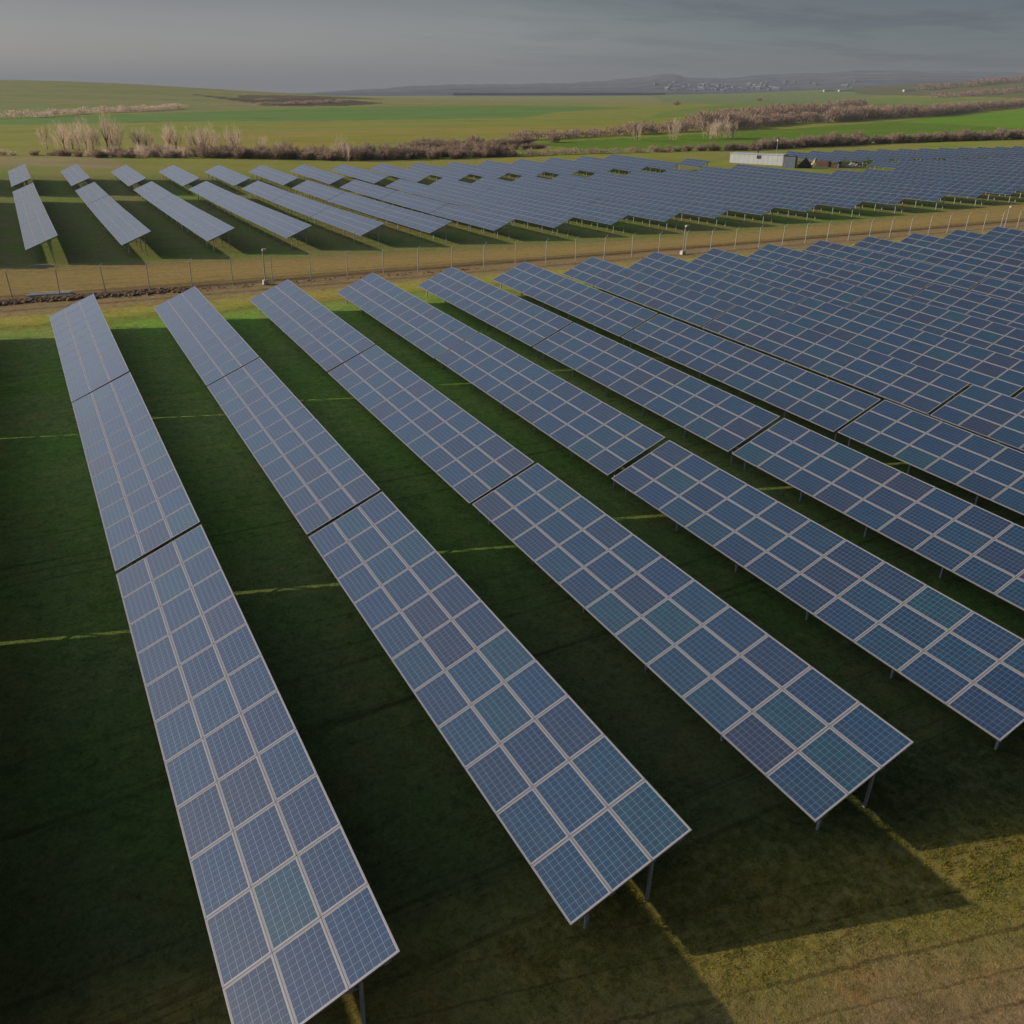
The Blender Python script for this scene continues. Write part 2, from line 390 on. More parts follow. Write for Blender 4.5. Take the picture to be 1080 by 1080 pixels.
# far hills: a belt of relief behind the plain
def build_hills():
    prof = [(-20, 100), (330, 97.2), (390, 94), (430, 90), (500, 88.5), (600, 87.5), (640, 84), (680, 81), (697, 78), (715, 79), (722, 81), (760, 82), (790, 80), (830, 77.5), (870, 76), (900, 74.5),
            (940, 74), (1000, 74.5), (1040, 75.5), (1080, 77), (1200, 82), (1400, 95)]
    pa = [YAW + math.atan((p - 540) * cos(PITCHW) / FPX) for p, _ in prof]; ph = [(97 - h) * 7.9 + 14 for (_, h), a in zip(prof, pa)]
    az = np.linspace(pa[0], pa[-1], 300); T = np.linspace(0, 1, 26)
    H = np.interp(az, pa, ph)
    H2 = H + np.array([3.0 * sin(a * 60) + 2.0 * sin(a * 143 + 1) + 1.4 * sin(a * 331) for a in az])
    v = []
    for t in T:
        D = 4300 + 6500 * t
        for i, a in enumerate(az):
            r = D / max(.3, cos(a - YAW))
            s = (t / .72) if t < .72 else 1 - (t - .72) / .28 * .6
            s = s ** 1.15 if t < .72 else s
            bumpy = 6 * sin(a * 40 + t * 9) * sin(t * 14 + a * 11) * min(1, t * 4)
            base = 4
            z = base + (H2[i] - base) * s + bumpy * (1 if t < .7 else .2) * min(1, max(0, H[i] - 20) / 80)
            v.append((float(r * sin(a)), float(r * cos(a)), float(z if t > 0 else -6)))
    n = len(az); f = [(j * n + i, j * n + i + 1, (j + 1) * n + i + 1, (j + 1) * n + i) for j in range(len(T) - 1) for i in range(n - 1)]
    me = bpy.data.meshes.new('hills'); me.from_pydata(v, [], f); me.materials.append(M_HILL)
    me.polygons.foreach_set('use_smooth', [True] * len(me.polygons)); me.update()
    o = add('hills', me, kind='structure')
    return az, T, v, n
hill_az, hill_T, hill_v, hill_n = build_hills()
def hill_point(px, t):
    a = YAW + math.atan((px - 540) * cos(PITCHW) / FPX)
    i = int(np.clip(np.searchsorted(hill_az, a), 0, hill_n - 1)); j = int(t * (len(hill_T) - 1))
    return hill_v[j * hill_n + i]

# ------------------------------------------------------------------ solar tables
MP = .991                                # module pitch along the row, in site units
MW_, ML_, MH_ = 1.042, 1.634, .040        # module: across the slope, along the row, frame depth
CP = WT / 3 * S                            # pitch of the three courses on the slope
def add_glass(mb_uv, x0, x1, y0, y1, z):
    pass
def module_mesh():
    mb = MB(); a, b, t = MW_ / 2, ML_ / 2, MH_; w = .031
    mb.box((-a + w / 2, 0, 0), (w, 2 * b, t)); mb.box((a - w / 2, 0, 0), (w, 2 * b, t))
    mb.box((0, -b + w / 2, 0), (2 * a - 2 * w, w, t)); mb.box((0, b - w / 2, 0), (2 * a - 2 * w, w, t))
    g = w - .001; z = t / 2 - .004
    mb.quad((-a + g, -b + g, z), (a - g, -b + g, z), (a - g, b - g, z), (-a + g, b - g, z), 1)
    mb.quad((-a + g, b - g, -.005), (a - g, b - g, -.005), (a - g, -b + g, -.005), (-a + g, -b + g, -.005), 0)
    me = mb.mesh('solar_module', [M_FRAME, M_CELL])
    uv = me.uv_layers.new(name='UVMap'); e = .012
    for p in me.polygons:
        if p.material_index == 1:
            for li in p.loop_indices:
                x, y, _ = me.vertices[me.loops[li].vertex_index].co
                uv.data[li].uv = ((-e) if y < 0 else 1 + e, (-e) if x < 0 else 1 + e)
    at = me.attributes.new('mid', 'FLOAT', 'FACE'); at.data.foreach_set('value', [0.0] * len(me.polygons))
    return me
ME_MOD = module_mesh()

HLOW = .5 * S                # low edge above the ground; the far tables stand on taller legs
def slope(u, y, w=0.0):       # point on the table: u metres up the slope from the low edge, y along, w above
    return (u * cos(TILT) - w * sin(TILT), y, HLOW + u * sin(TILT) + w * cos(TILT))
SLOPE_M = Matrix.Rotation(-TILT, 4, 'Y')
def mod_matrix(j, i):
    u = (j + .5) * CP; p = slope(u, (i + .5) * MP * S)
    return Matrix.Translation(p) @ SLOPE_M

def deck_mesh(n, key):
    """all modules of a far table as one deck"""
    mb = MB(); uvs = []; mids = []
    for j in range(3):
        for i in range(n):
            M = mod_matrix(j, i); r = random.random()
            a, b, t, w = MW_ / 2, ML_ / 2, MH_, .030
            P = lambda x, y, z: tuple(M @ Vector((x, y, z)))
            z = t / 2
            def q(x0, y0, x1, y1, mi, zz):
                mb.quad(P(x0, y0, zz), P(x1, y0, zz), P(x1, y1, zz), P(x0, y1, zz), mi); mids.append(r)
                uvs.extend([(-.012, -.012), (-.012, 1.012), (1.012, 1.012), (1.012, -.012)])
            q(-a, -b, -a + w, b, 0, z); q(a - w, -b, a, b, 0, z); q(-a + w, -b, a - w, -b + w, 0, z); q(-a + w, b - w, a - w, b, 0, z)
            q(-a + w, -b + w, a - w, b - w, 1, z - .003)
            q(-a, b, a, -b, 0, -z)
            # rim
            for c0, c1 in (((-a, -b), (a, -b)), ((a, -b), (a, b)), ((a, b), (-a, b)), ((-a, b), (-a, -b))):
                mb.quad(P(*c0, -z), P(*c1, -z), P(*c1, z), P(*c0, z), 0); mids.append(r); uvs.extend([(0, 0)] * 4)
    me = mb.mesh('module_deck', [M_FRAME, M_CELL])
    uv = me.uv_layers.new(name='UVMap'); uv.data.foreach_set('uv', np.array(uvs, np.float32).ravel())
    at = me.attributes.new('mid', 'FLOAT', 'FACE'); at.data.foreach_set('value', np.array(mids, np.float32))
    return me

UL, UH = .22 * WT * S, .77 * WT * S
def leg_mesh(u, name):
    mb = MB(); x, _, z = slope(u, 0, -.16)
    # C-profile pile: web and two flanges
    mb.box((0, 0, z / 2 - .1), (.07, .006, z + .2)); mb.box((-.035, .025, z / 2 - .1), (.006, .056, z + .2)); mb.box((.035, .025, z / 2 - .1), (.006, .056, z + .2))
    mb.box((0, .012, z - .06), (.15, .018, .14))
    return mb.mesh(name, [M_STEEL])
def rafter_mesh():
    mb = MB(); mb.bar(slope(.18, 0, -.13), slope(WT * S - .18, 0, -.13), .05, .08, 0, (0, 1, 0)); return mb.mesh('rafter', [M_STEEL])
def brace_mesh():
    mb = MB(); p = slope(UH, 0, -.16); q = slope(UL + .55, 0, -.17)
    mb.bar((p[0], .03, p[2] - .62), (q[0], .03, q[2]), .035, .035); return mb.mesh('brace', [M_STEEL])
def frame_set(h):
    global HLOW
    HLOW = h
    r = (leg_mesh(UL, 'front_leg'), leg_mesh(UH, 'rear_leg'), rafter_mesh(), brace_mesh()); return r
SETS = {}
def purlin_mesh(n):
    L = n * S * MP; mb = MB(); mb.box((0, L / 2, 0), (.13, L - .02, .05), 0); return mb.mesh('purlin', [M_FRAME])
PURLIN_U = [.28, CP, 2 * CP, 3 * CP - .28]
_purl, _deck, _legs = {}, {}, {}
def leg_ys(n):
    k = max(2, round(n / 2) if n != 11 else 6); L = n * S * MP
    return [.33 + i * (L - .66) / (k - 1) for i in range(k)]

def support_mesh(n):
    mb = MB()
    for y in leg_ys(n):
        x, _, z = slope(UL, 0, -.16); mb.box((x, y, z / 2 - .1), (.10, .06, z + .2))
        x, _, z = slope(UH, 0, -.16); mb.box((x, y, z / 2 - .1), (.10, .06, z + .2))
        mb.bar(slope(.18, y, -.13), slope(WT * S - .18, y, -.13), .05, .08, 0, (0, 1, 0))
    for u in PURLIN_U:
        p = slope(u, n * S * MP / 2, -.048); mb.box((0, 0, 0), (.13, n * S * MP - .02, .05), 0, Matrix.Translation(p) @ SLOPE_M)
    return mb.mesh('support_frame', [M_STEEL])

PROTO = {}
def proto(n, detail, h):
    global HLOW
    """list of (name, mesh, matrix) for a table of n modules in each course"""
    key = (n, detail, h)
    if key in PROTO: return PROTO[key]
    if h not in SETS: SETS[h] = frame_set(h)
    HLOW = h; ME_LEG_LO, ME_LEG_HI, ME_RAFTER, ME_BRACE = SETS[h]; L = []
    if detail >= 1:
        for j in range(3):
            for i in range(n): L.append(('solar_module', ME_MOD, mod_matrix(j, i)))
        pm = purlin_mesh(n)
        for u in PURLIN_U:
            p = slope(u, 0, -.048); L.append(('purlin', pm, Matrix.Translation(p) @ SLOPE_M))
        for y in leg_ys(n):
            xl = slope(UL, 0)[0]; xh = slope(UH, 0)[0]
            L.append(('leg', ME_LEG_LO, Matrix.Translation((xl, y, 0)))); L.append(('leg', ME_LEG_HI, Matrix.Translation((xh, y, 0))))
            L.append(('rafter', ME_RAFTER, Matrix.Translation((0, y + .06, 0)))); L.append(('brace', ME_BRACE, Matrix.Translation((0, y + .03, 0))))
    else:
        L.append(('module_deck', deck_mesh(n, 0), Matrix.Identity(4)))
        L.append(('support_frame', support_mesh(n), Matrix.Identity(4)))
    PROTO[key] = L; return L

n_tables = 0
def place_table(x, y, n, detail, label, group, dz=0., jit=1., h=.5 * S):
    """x, y: low near corner in site units"""
    global n_tables
    zz = float(zg_site(x + .9, y + n / 2)); z0 = float(zg_site(x + .9, y)); z1 = float(zg_site(x + .9, y + n))
    xl = float(zg_site(x, y + n / 2)); xr = float(zg_site(x + 1.75, y + n / 2))
    tx = math.atan2(z1 - z0, n) + random.gauss(0, .0012) * jit; ty = -math.atan2(xr - xl, 1.75) * .6 + random.gauss(0, .004) * jit
    zc = zz - (z1 - z0) / 2 + (0 if True else 0) + dz / S + random.gauss(0, .012) * jit
    M = site_matrix(x, y, zc, 0, tx, ty)
    e = add('solar_table', None, None, M); e.empty_display_size = .3
    tag(e, label, 'solar table', group)
    for nm, me, mm in proto(n, detail, h):
        o = bpy.data.objects.new(nm, me); o.parent = e; o.matrix_basis = mm; COL.objects.link(o)
    n_tables += 1
    return e

ORD = ['first', 'second', 'third', 'fourth', 'fifth', 'sixth', 'seventh', 'eighth', 'ninth', 'tenth', 'eleventh', 'twelfth', 'thirteenth', 'fourteenth', 'fifteenth', 'sixteenth', 'seventeenth',
       'eighteenth', 'nineteenth', 'twentieth', 'twenty-first', 'twenty-second', 'twenty-third', 'twenty-fourth', 'twenty-fifth', 'twenty-sixth', 'twenty-seventh', 'twenty-eighth', 'twenty-ninth', 'thirtieth',
       'thirty-first', 'thirty-second', 'thirty-third', 'thirty-fourth', 'thirty-fifth', 'thirty-sixth', 'thirty-seventh']

def seen(x, y, n, m=25):
    for a in (0, 1.75):
        for b in np.linspace(0, n, 7):
            if in_view(site_to_world(x + a, y + b, float(zg_site(x, y + b)) + (.5 if a == 0 else 1.25)), m): return True
    return False

# near field, in front of the fence
for k in range(0, 21):
    x = X1 + (k - 1) * PX
    y0 = {0: 5.97, 1: 5.95, 2: 5.86, 3: 5.71, 4: 5.62}.get(k, 5.62 - .09 * (k - 4))
    y1 = float(np.interp(k, [0, 1, 2, 3, 4, 5, 6, 7, 20], [17.0, 16.98, 16.88, 16.74, 16.68, 16.58, 16.47, 16.35, 15.2]))
    ys = [min(y0, y1 - 10.975), y1, y1 + 10.98]
    for t, y in enumerate(ys):
        if k > 0 and not seen(x, y, 11): continue
        which = ['nearest', 'middle', 'farthest'][t]
        if k == 0:
            lab = 'blue solar table just left of the picture, %s of its row, casting the leftmost shadow' % which
        else:
            look = {0: 'blue solar table with three courses of white-edged panels', 1: 'blue solar table between two narrow gaps', 2: 'solar table reaching the dirt track before the fence'}[t]
            lab = '%s, %s row from the left' % (look, ORD[k - 1])
        place_table(x, y + .03, 11, 1, lab, 'solar tables in the near field')

# far field, behind the fence
for k in range(-1, 36):
    x = 0.0 + 5.077 * k
    ya = np.interp(k, [0, 1, 2, 3, 4, 7, 10, 12, 14, 16, 36], [56.7, 57.9, 58.7, 59.1, 59.1, 58.9, 58.6, 58.5, 57.7, 56.9, 56.5])
    if k < 0: rows = [(56.4, 12), (68.33, 12), (80.26, 12)]
    elif k == 0: rows = [(ya, 12), (ya + 11.93, 12), (ya + 23.86, 12)]
    else: rows = [(ya, 12), (ya + 11.93, 12), (ya + 23.86, 12)]
    if 17 <= k <= 20: rows = [(ya, 12), (ya + 11.93, 12)]
    if k == 16: rows.append((98.0, 5))
    elif k < 16: rows.append((98.0 if k > 0 else 96.9, 16))
    if k >= 21: rows.append((98.0, 12))
    for t, (y, n) in enumerate(rows):
        if k >= 0 and not seen(x, y, n): continue
        if k < 0: lab = 'solar table beyond the fence just left of the picture, %s of its row' % ['nearest', 'middle', 'rear', 'last'][t]; grp = 'solar tables beyond the fence'
        elif t == 3: lab = 'short solar table of the rear strip, behind the %s row from the left' % ORD[k]; grp = 'solar tables in the rear strip'
        else:
            lab = '%s, %s row from the left' % (['solar table with its end facing the fence', 'middle solar table beyond the fence', 'rear solar table beyond the fence'][t], ORD[k]); grp = 'solar tables beyond the fence'
        det = 1 if (t == 0 and k < 9) else 0
        place_table(x, y, n, det, lab, grp, jit=.45, h=.75 * S)
print('tables', n_tables)

# ------------------------------------------------------------------ fence
def fence():
    root = add('wire_fence', None, None, Matrix.Identity(4)); tag(root, 'wire fence of slim pale posts with bent tops between the two solar fields', 'fence')
    mb = MB(); H = 2.0
    mb.box((0, 0, H / 2 - .1), (.055, .055, H + .2)); mb.bar((0, 0, H), (.16, -.14, H + .26), .045, .045)
    pm = mb.mesh('post', [M_POST])
    P = lambda x: (x, 44.75 - .06 * x + .00028 * x * x)
    wires = MB(); prev = None; i = 0; x = -6.6
    while x < 92:
        y = P(x)[1]; z = float(zg_site(x, y))
        M = site_matrix(x, y, z)
        o = bpy.data.objects.new('post', pm); o.parent = root; o.matrix_basis = M @ Matrix.Rotation(random.gauss(0, .015), 4, 'X') @ Matrix.Rotation(random.gauss(0, .015), 4, 'Y'); COL.objects.link(o)
        tops = [M @ Vector((0, 0, h)) for h in (.15, .7, 1.25, 1.85)] + [M @ Vector((.11, -.09, 2.15)), M @ Vector((.2, -.18, 2.31))]
        if prev:
            for a, b in zip(prev, tops): wires.bar(a, b, .008, .008)
        prev = tops; x += 1.9
    o = add('wire_strands', wires.mesh('wire_strands', [M_WIRE]), root)
fence()

# camera poles on the fence line
for x, lab in ((10.05, 'tall white camera pole at the fence, leftmost of the three'), (34.7, 'white camera pole at the fence behind the seventh near row'), (63.5, 'tall white camera pole at the fence near the right edge')):
    y = 44.3 - .06 * x + .00028 * x * x; z = float(zg_site(x, y))
    r = add('camera_pole', None, None, site_matrix(x, y, z)); tag(r, lab, 'camera pole', 'camera poles along the fence')
    mb = MB(); mb.tube((0, 0, -.1), (0, 0, 2.7), .05, .04, 10); add('pole', mb.mesh('pole', [M_POST]), r)
    mb = MB(); mb.box((0, 0, .12), (.42, .42, .36)); mb.box((0, 0, .33), (.30, .30, .06)); add('footing', mb.mesh('footing', [M_PALE]), r)
    mb = MB(); mb.box((.12, -.1, 2.75), (.30, .16, .14)); mb.tube((.27, -.1, 2.75), (.33, -.1, 2.75), .05, .05); mb.box((0, 0, 2.72), (.10, .10, .10)); add('camera_housing', mb.mesh('camera_housing', [M_PALE]), r)

# ------------------------------------------------------------------ spoil bank and boards on the track verge
def clods():
    v = []; f = []
    for _ in range(1100):
        x = random.uniform(-3.5, 6.4) if random.random() < .85 else random.uniform(6.4, 22); y = 44.15 - .04 * x + random.gauss(0, .22)
        s = random.uniform(.05, .20) * (1.2 if x < 6.4 else .55); z = float(zg_site(x, y)) * S + s * .1
        k = len(v); n = 6
        ring = []
        for h_, rr in ((-.4, .8), (.15, 1.0), (.6, .55)):
            for i in range(n):
                t = 2 * math.pi * i / n + random.uniform(-.3, .3); q = s * rr * random.uniform(.75, 1.25)
                v.append((x * S + q * cos(t), y * S + q * sin(t), z + h_ * s * random.uniform(.8, 1.2)))
        for j in range(2):
            for i in range(n):
                a = k + j * n + i; b = k + j * n + (i + 1) % n; f.append((a, b, b + n, a + n))
        f.append(tuple(k + 2 * n + i for i in range(n)))
    me = bpy.data.meshes.new('soil_bank'); me.from_pydata(v, [], f); me.materials.append(M_CLOD); me.update()
    add('soil_bank', me, None, RM, kind='stuff', label='low bank of brown clods along the track', category='soil')
clods()
def boards(x, y, n, L, lab):
    mb = MB()
    for i in range(n):
        mb.box((random.uniform(-.3, .3), i * .17 - n * .08, .08 + .11 * (i % 2)), (L, .13, .09), 0, Matrix.Rotation(random.gauss(0, .05), 4, 'Z'))
    o = add('board_pile', mb.mesh('board_pile', [M_PALE]), None, site_matrix(x, y, float(zg_site(x, y)), -.06)); tag(o, lab, 'board pile')
boards(.55, 44.95, 6, 3.0, 'pile of pale boards lying on the verge beside the brown clods')
boards(.75, 55.2, 3, 1.6, 'pale boards on the grass by the legs of the leftmost far table')

# ------------------------------------------------------------------ service building and yard clutter
def depth_pt(px, D):           # a spot on the land at a bearing and depth
    a = YAW + math.atan((px - 540) * cos(PITCHW) / FPX); r = D / cos(a - YAW)
    X, Y = r * sin(a), r * cos(a); return X, Y, float(ground(X, Y))
def building():
    A = Vector(depth_pt(779, 238)); B = Vector(depth_pt(837, 231)); d = B - A; L = d.xy.length; ang = math.atan2(d.y, d.x)
    r = add('service_building', None, None, Matrix.Translation((A.x, A.y, min(A.z, B.z) - .1)) @ Matrix.Rotation(ang, 4, 'Z'))
    tag(r, 'low white prefabricated building with a nearly flat roof behind the far rows', 'building')
    Wd = 4.0; H = 2.5
    mb = MB(); mb.box((L / 2, Wd / 2, H / 2), (L, Wd, H)); 
    for i in range(1, int(L / 1.2)): mb.box((i * 1.2, -.012, H / 2), (.05, .03, H - .1))
    add('wall', mb.mesh('wall', [M_WHITE]), r)
    mb = MB(); mb.box((L / 2, Wd / 2, H + .09), (L + .3, Wd + .3, .16)); rf = add('roof', mb.mesh('roof', [M_WHITE]), r)
    mb = MB(); mb.tube((L * .48, Wd * .5, H + .17), (L * .48, Wd * .5, H + 1.0), .16, .16); mb.tube((L * .48, Wd * .5, H + 1.0), (L * .48, Wd * .5, H + 1.35), .34, .25); add('chimney', mb.mesh('chimney', [M_DARK]), rf)
    mb = MB(); mb.box((L + .02, Wd * .35, 1.2), (.05, 1.0, 2.1)); add('door', mb.mesh('door', [M_DARK]), r)
    mb = MB(); mb.box((L * .55, -.03, 1.9), (1.1, .05, .8)); add('window', mb.mesh('window', [M_DARK]), r)
    X, Y, Z = depth_pt(829, 240)
    mb = MB(); mb.tube((0, 0, 0), (0, 0, 5.2), .09, .06); ob = add('mast', mb.mesh('mast', [M_POST]), None, Matrix.Translation((X, Y, Z))); tag(ob, 'thin pale mast rising behind the white building', 'mast')
    mb = MB(); mb.box((0, 0, 5.3), (.35, .35, .3)); add('lamp_head', mb.mesh('lamp_head', [M_WHITE]), ob)
    X, Y, Z = depth_pt(845, 226)
    r2 = add('storage_container', None, None, Matrix.Translation((X, Y, Z)) @ Matrix.Rotation(ang + .1, 4, 'Z')); tag(r2, 'blue grey container standing at the right end of the white building', 'container')
    mb = MB(); mb.box((0, 0, 1.25), (2.9, 2.4, 2.5)); 
    for i in range(9): mb.box((-1.3 + i * .32, -1.22, 1.25), (.12, .06, 2.3))
    add('body', mb.mesh('body', [M_BLUEGREY]), r2)
    mb = MB(); mb.box((0, 0, 2.55), (3.0, 2.5, .1)); add('roof', mb.mesh('roof', [M_DARK]), r2)
    def heap(px, D, w, h, mat, name, lab, cat, seed):
        rr = random.Random(seed); v = []; f = []; n = 18
        for j in range(5):
            t = j / 4
            for i in range(n):
                a = 2 * math.pi * i / n; q = (1 - t ** 1.5) * (1 + rr.uniform(-.22, .22)); v.append((w * q * cos(a), w * .6 * q * sin(a), h * t * (1 + rr.uniform(-.15, .15))))
        for j in range(4):
            for i in range(n): f.append((j * n + i, j * n + (i + 1) % n, (j + 1) * n + (i + 1) % n, (j + 1) * n + i))
        me = bpy.data.meshes.new(name); me.from_pydata(v, [], f); me.materials.append(mat); me.update()
        X, Y, Z = depth_pt(px, D); o = add(name, me, None, Matrix.Translation((X, Y, Z - .1))); tag(o, lab, cat)
    heap(862, 226, 2.2, 2.3, M_DARK, 'covered_stack', 'dark covered stack beside the blue grey container', 'covered stack', 1)
    heap(873, 232, 1.6, 1.9, M_SAND, 'sand_heap', 'pale sand heap between dark stack and reddish timber', 'heap', 2)
    heap(902, 232, 2.0, 1.2, M_SAND, 'sand_heap', 'low pale heap right of the reddish timber', 'heap', 3)
    heap(916, 235, 2.6, 1.0, M_PALE, 'rubble_heap', 'grey rubble heap at the right end of the yard', 'heap', 4)
    for px, D, lab in ((881, 230, 'reddish timber stack left of two in the yard'), (893, 229, 'reddish timber stack right of two in the yard')):
        mb = MB()
        for j in range(5):
            for i in range(4): mb.box((random.gauss(0, .08), i * .3 - .45, .2 + j * .28), (3.0, .24, .2))
        X, Y, Z = depth_pt(px, D); o = add('timber_stack', mb.mesh('timber_stack', [M_RUST]), None, Matrix.Translation((X, Y, Z)) @ Matrix.Rotation(ang, 4, 'Z')); tag(o, lab, 'timber stack', 'timber stacks in the yard')
building()

# ------------------------------------------------------------------ bare shrubs and trees
def twig_mesh(name, h, w, n, seed, mat, trunk=False, lean=0, tw=.05, low=.0):
    r = np.random.default_rng(seed)
    # stems fan out from several feet; twigs cluster around the stem ends
    V = []; Fc = []
    ns = max(5, n // 90)
    cl = []
    for s_ in range(ns):
        a = r.uniform(0, 2 * np.pi); q = np.sqrt(r.uniform(0, 1)) * w
        top = np.array([q * np.cos(a), q * np.sin(a), h * (low + (1 - low) * r.uniform(.42, 1.0) * (1 - .35 * (q / w) ** 2))])
        foot = np.array([q * .45 * np.cos(a), q * .45 * np.sin(a), 0]) if not trunk else np.array([0, 0, h * .25])
        cl.append((foot, top))
    for i in range(n):
        foot, top = cl[r.integers(ns)]
        t = r.uniform(.12, 1.0) ** .8
        p = foot * (1 - t) + top * t + r.normal(0, 1, 3) * np.array([.13 * w, .13 * w, .05 * h])
        p[2] = max(p[2], .02)
        d = (top - foot); d = d / np.linalg.norm(d) + r.normal(0, .45, 3); d[2] = abs(d[2]) * .9 + .15; d /= np.linalg.norm(d)
        L = r.uniform(.35, .95) * h * .22; wd = tw * r.uniform(.5, 1.3)
        s = np.cross(d, r.normal(0, 1, 3)); s /= np.linalg.norm(s) + 1e-9
        k = len(V); V += [tuple(p - s * wd), tuple(p + s * wd), tuple(p + d * L)]; Fc.append((k, k + 1, k + 2))
    for foot, top in cl:
        d = top - foot; s = np.cross(d, np.array([.3, 1, 0])); s = s / np.linalg.norm(s) * tw * 1.3
        s2 = np.cross(d, s); s2 = s2 / np.linalg.norm(s2) * tw * 1.3
        for ss in (s, s2):
            k = len(V); V += [tuple(foot - ss), tuple(foot + ss), tuple(top + ss * .2), tuple(top - ss * .2)]; Fc.append((k, k + 1, k + 2, k + 3))
    me = bpy.data.meshes.new(name); me.from_pydata(V, [], Fc); me.materials.append(mat); me.update(); return me
SHRUBS = [twig_mesh('bare_shrub', 4.2, 2.3, 1500, 20 + i, M_TWIG, tw=.055) for i in range(6)]
SHRUBS_P = [twig_mesh('bare_shrub', 4.4, 2.2, 1000, 40 + i, M_TWIGP, tw=.05) for i in range(3)]
CROWNS = [twig_mesh('crown', 7.0, (1.7, 2.4, 2.9, 2.0, 2.6)[i], (420, 620, 700, 520, 640)[i], 60 + i, M_TWIGP, False, tw=.032, low=.3) for i in range(5)]
def trunk_mesh(i):
    r = random.Random(i); mb = MB(); mb.tube((0, 0, -.2), (.05, 0, 1.7), .16, .12)
    for k in range(6):
        a = k * 1.05 + r.uniform(-.3, .3); mb.tube((.05, 0, 1.5), (cos(a) * 1.1 * r.uniform(.5, 1), sin(a) * 1.1 * r.uniform(.5, 1), r.uniform(3.6, 5.2)), .09, .02, 6)
    return mb.mesh('trunk', [M_BARK])
TRUNKS = [trunk_mesh(i) for i in range(3)]
def along(poly, step, jitter=0.):
    out = []
    for (x0, y0), (x1, y1) in zip(poly[:-1], poly[1:]):
        L = hypot(x1 - x0, y1 - y0); n = max(1, int(L / step))
        for i in range(n): 
            t = (i + random.random() * .8) / n; out.append((x0 + (x1 - x0) * t + random.gauss(0, jitter), y0 + (y1 - y0) * t + random.gauss(0, jitter)))
    return out
def off(poly, dx, dy): return [(x + dx, y + dy) for x, y in poly]
H1 = [(22, 248), (54.4, 240.2), (74.1, 229.4), (87.1, 226.8), (107.5, 224.7), (122.9, 221.5)]
n_shrub = 0
def shrub(x, y, s, meshes, label, group):
    global n_shrub
    M = Matrix.Translation((x, y, float(ground(x, y)) - .1)) @ Matrix.Rotation(random.uniform(0, 6.28), 4, 'Z') @ Matrix.Diagonal((s * random.uniform(.9, 1.5), s * random.uniform(.9, 1.5), s * random.uniform(.7, 1.05), 1))
    o = add('bare_shrub', random.choice(meshes), None, M); tag(o, label, 'shrub', group); n_shrub += 1
for rowd in (0, 1, 2):
    for x, y in along(off(H1, rowd * 1.3, rowd * 3.2), 2.5, .9):
        shrub(x, y, random.uniform(.65, 1.1) * (1 if x > 60 else .8), SHRUBS if x > 45 or random.random() < .5 else SHRUBS_P, 'bare brown shrub in the thicket behind the rear strip of solar tables', 'bare shrubs in the thicket behind the far tables')
for x, y in along([(104, 252), (119.7, 249), (134, 246)], 2.4, .9) + along([(108, 256.6), (119.7, 253.5), (139.5, 251.5), (150, 256)], 2.4, .9):
    shrub(x, y, random.uniform(.7, 1.0), SHRUBS, 'bare brown shrub in the second thicket, past the pale meadow strip', 'bare shrubs in the second thicket')
for x, y in along([(132, 240), (136, 239.8), (143, 239.2)], 1.6, .5):
    shrub(x, y, random.uniform(.45, .6), SHRUBS, 'low dark bush in the clump at the left tip of the green meadow', 'bushes in the clump at the meadow tip')
for x, y in along([(-4, 262), (2, 259), (10, 258), (20, 250), (26, 247)], 1.7, .8):
    shrub(x, y, random.uniform(.3, .55), SHRUBS_P + SHRUBS[:2], 'low tangled shrub at the left end of the thicket under the pale trees', 'low shrubs at the left end of the thicket')
for x, y in along([(168.5, 216.9), (182.7, 219.4), (202.2, 216.4), (213.5, 220.1), (238.4, 224.4), (265.2, 228.3), (285.1, 224.9), (304.3, 220.3), (330.6, 212.5), (370, 200)], 1.75, .9):
    shrub(x, y, np.interp(x, [165, 195, 215], [.3, .7, 1.0]) * random.uniform(.8, 1.15), SHRUBS, 'bare brown shrub in the hedge behind the white building', 'bare shrubs in the hedge behind the building')
print('shrubs', n_shrub)
# single bare trees standing out of the left thicket
spots = [(38, 258, 1.05), (57, 252, .95), (66, 252, 1.05), (73, 251, 1.1), (81, 251, 1.0), (88, 250, 1.1), (104, 250, 1.15), (110, 249, .95), (138, 249, .95), (146, 247, .9), (171, 248, 1.12), (178, 247, 1.1), (200, 246, .95), (208, 245, 1.1), (216, 245, 1.0),
         (236, 244, 1.12), (243, 243, .95), (268, 243, .7), (290, 240, .7), (355, 238, .8), (362, 238, .85)]
for i, (px, D, s) in enumerate(spots):
    D += random.uniform(-4, 5); s *= random.uniform(.82, 1.08)
    X, Y, Z = depth_pt(px, D)
    r = add('bare_tree', None, None, Matrix.Translation((X, Y, Z)) @ Matrix.Rotation(random.uniform(0, 6.28), 4, 'Z') @ Matrix.Diagonal((s * 1.15, s * 1.15, s * 1.12, 1)))
    tag(r, 'pale leafless tree, %s from the left along the thicket' % ORD[i], 'tree', 'leafless trees in the left thicket')
    add('trunk', TRUNKS[i % 3], r); add('crown', CROWNS[i % 5], r)
for i, (px, D) in enumerate([(676, 322), (715, 330), (752, 338), (762, 341), (770, 344), (779, 346)]):
    X, Y, Z = depth_pt(px, D)
    r = add('bare_tree', None, None, Matrix.Translation((X, Y, Z)) @ Matrix.Rotation(random.uniform(0, 6.28), 4, 'Z') @ Matrix.Diagonal((1.15, 1.15, 1.05, 1)))
    tag(r, 'pale leafless tree in the distant hedge beyond the meadow, %s of six from the left' % ORD[i], 'tree', 'leafless trees in the distant hedge')
    add('trunk', TRUNKS[i % 3], r); add('crown', CROWNS[i % 5], r)

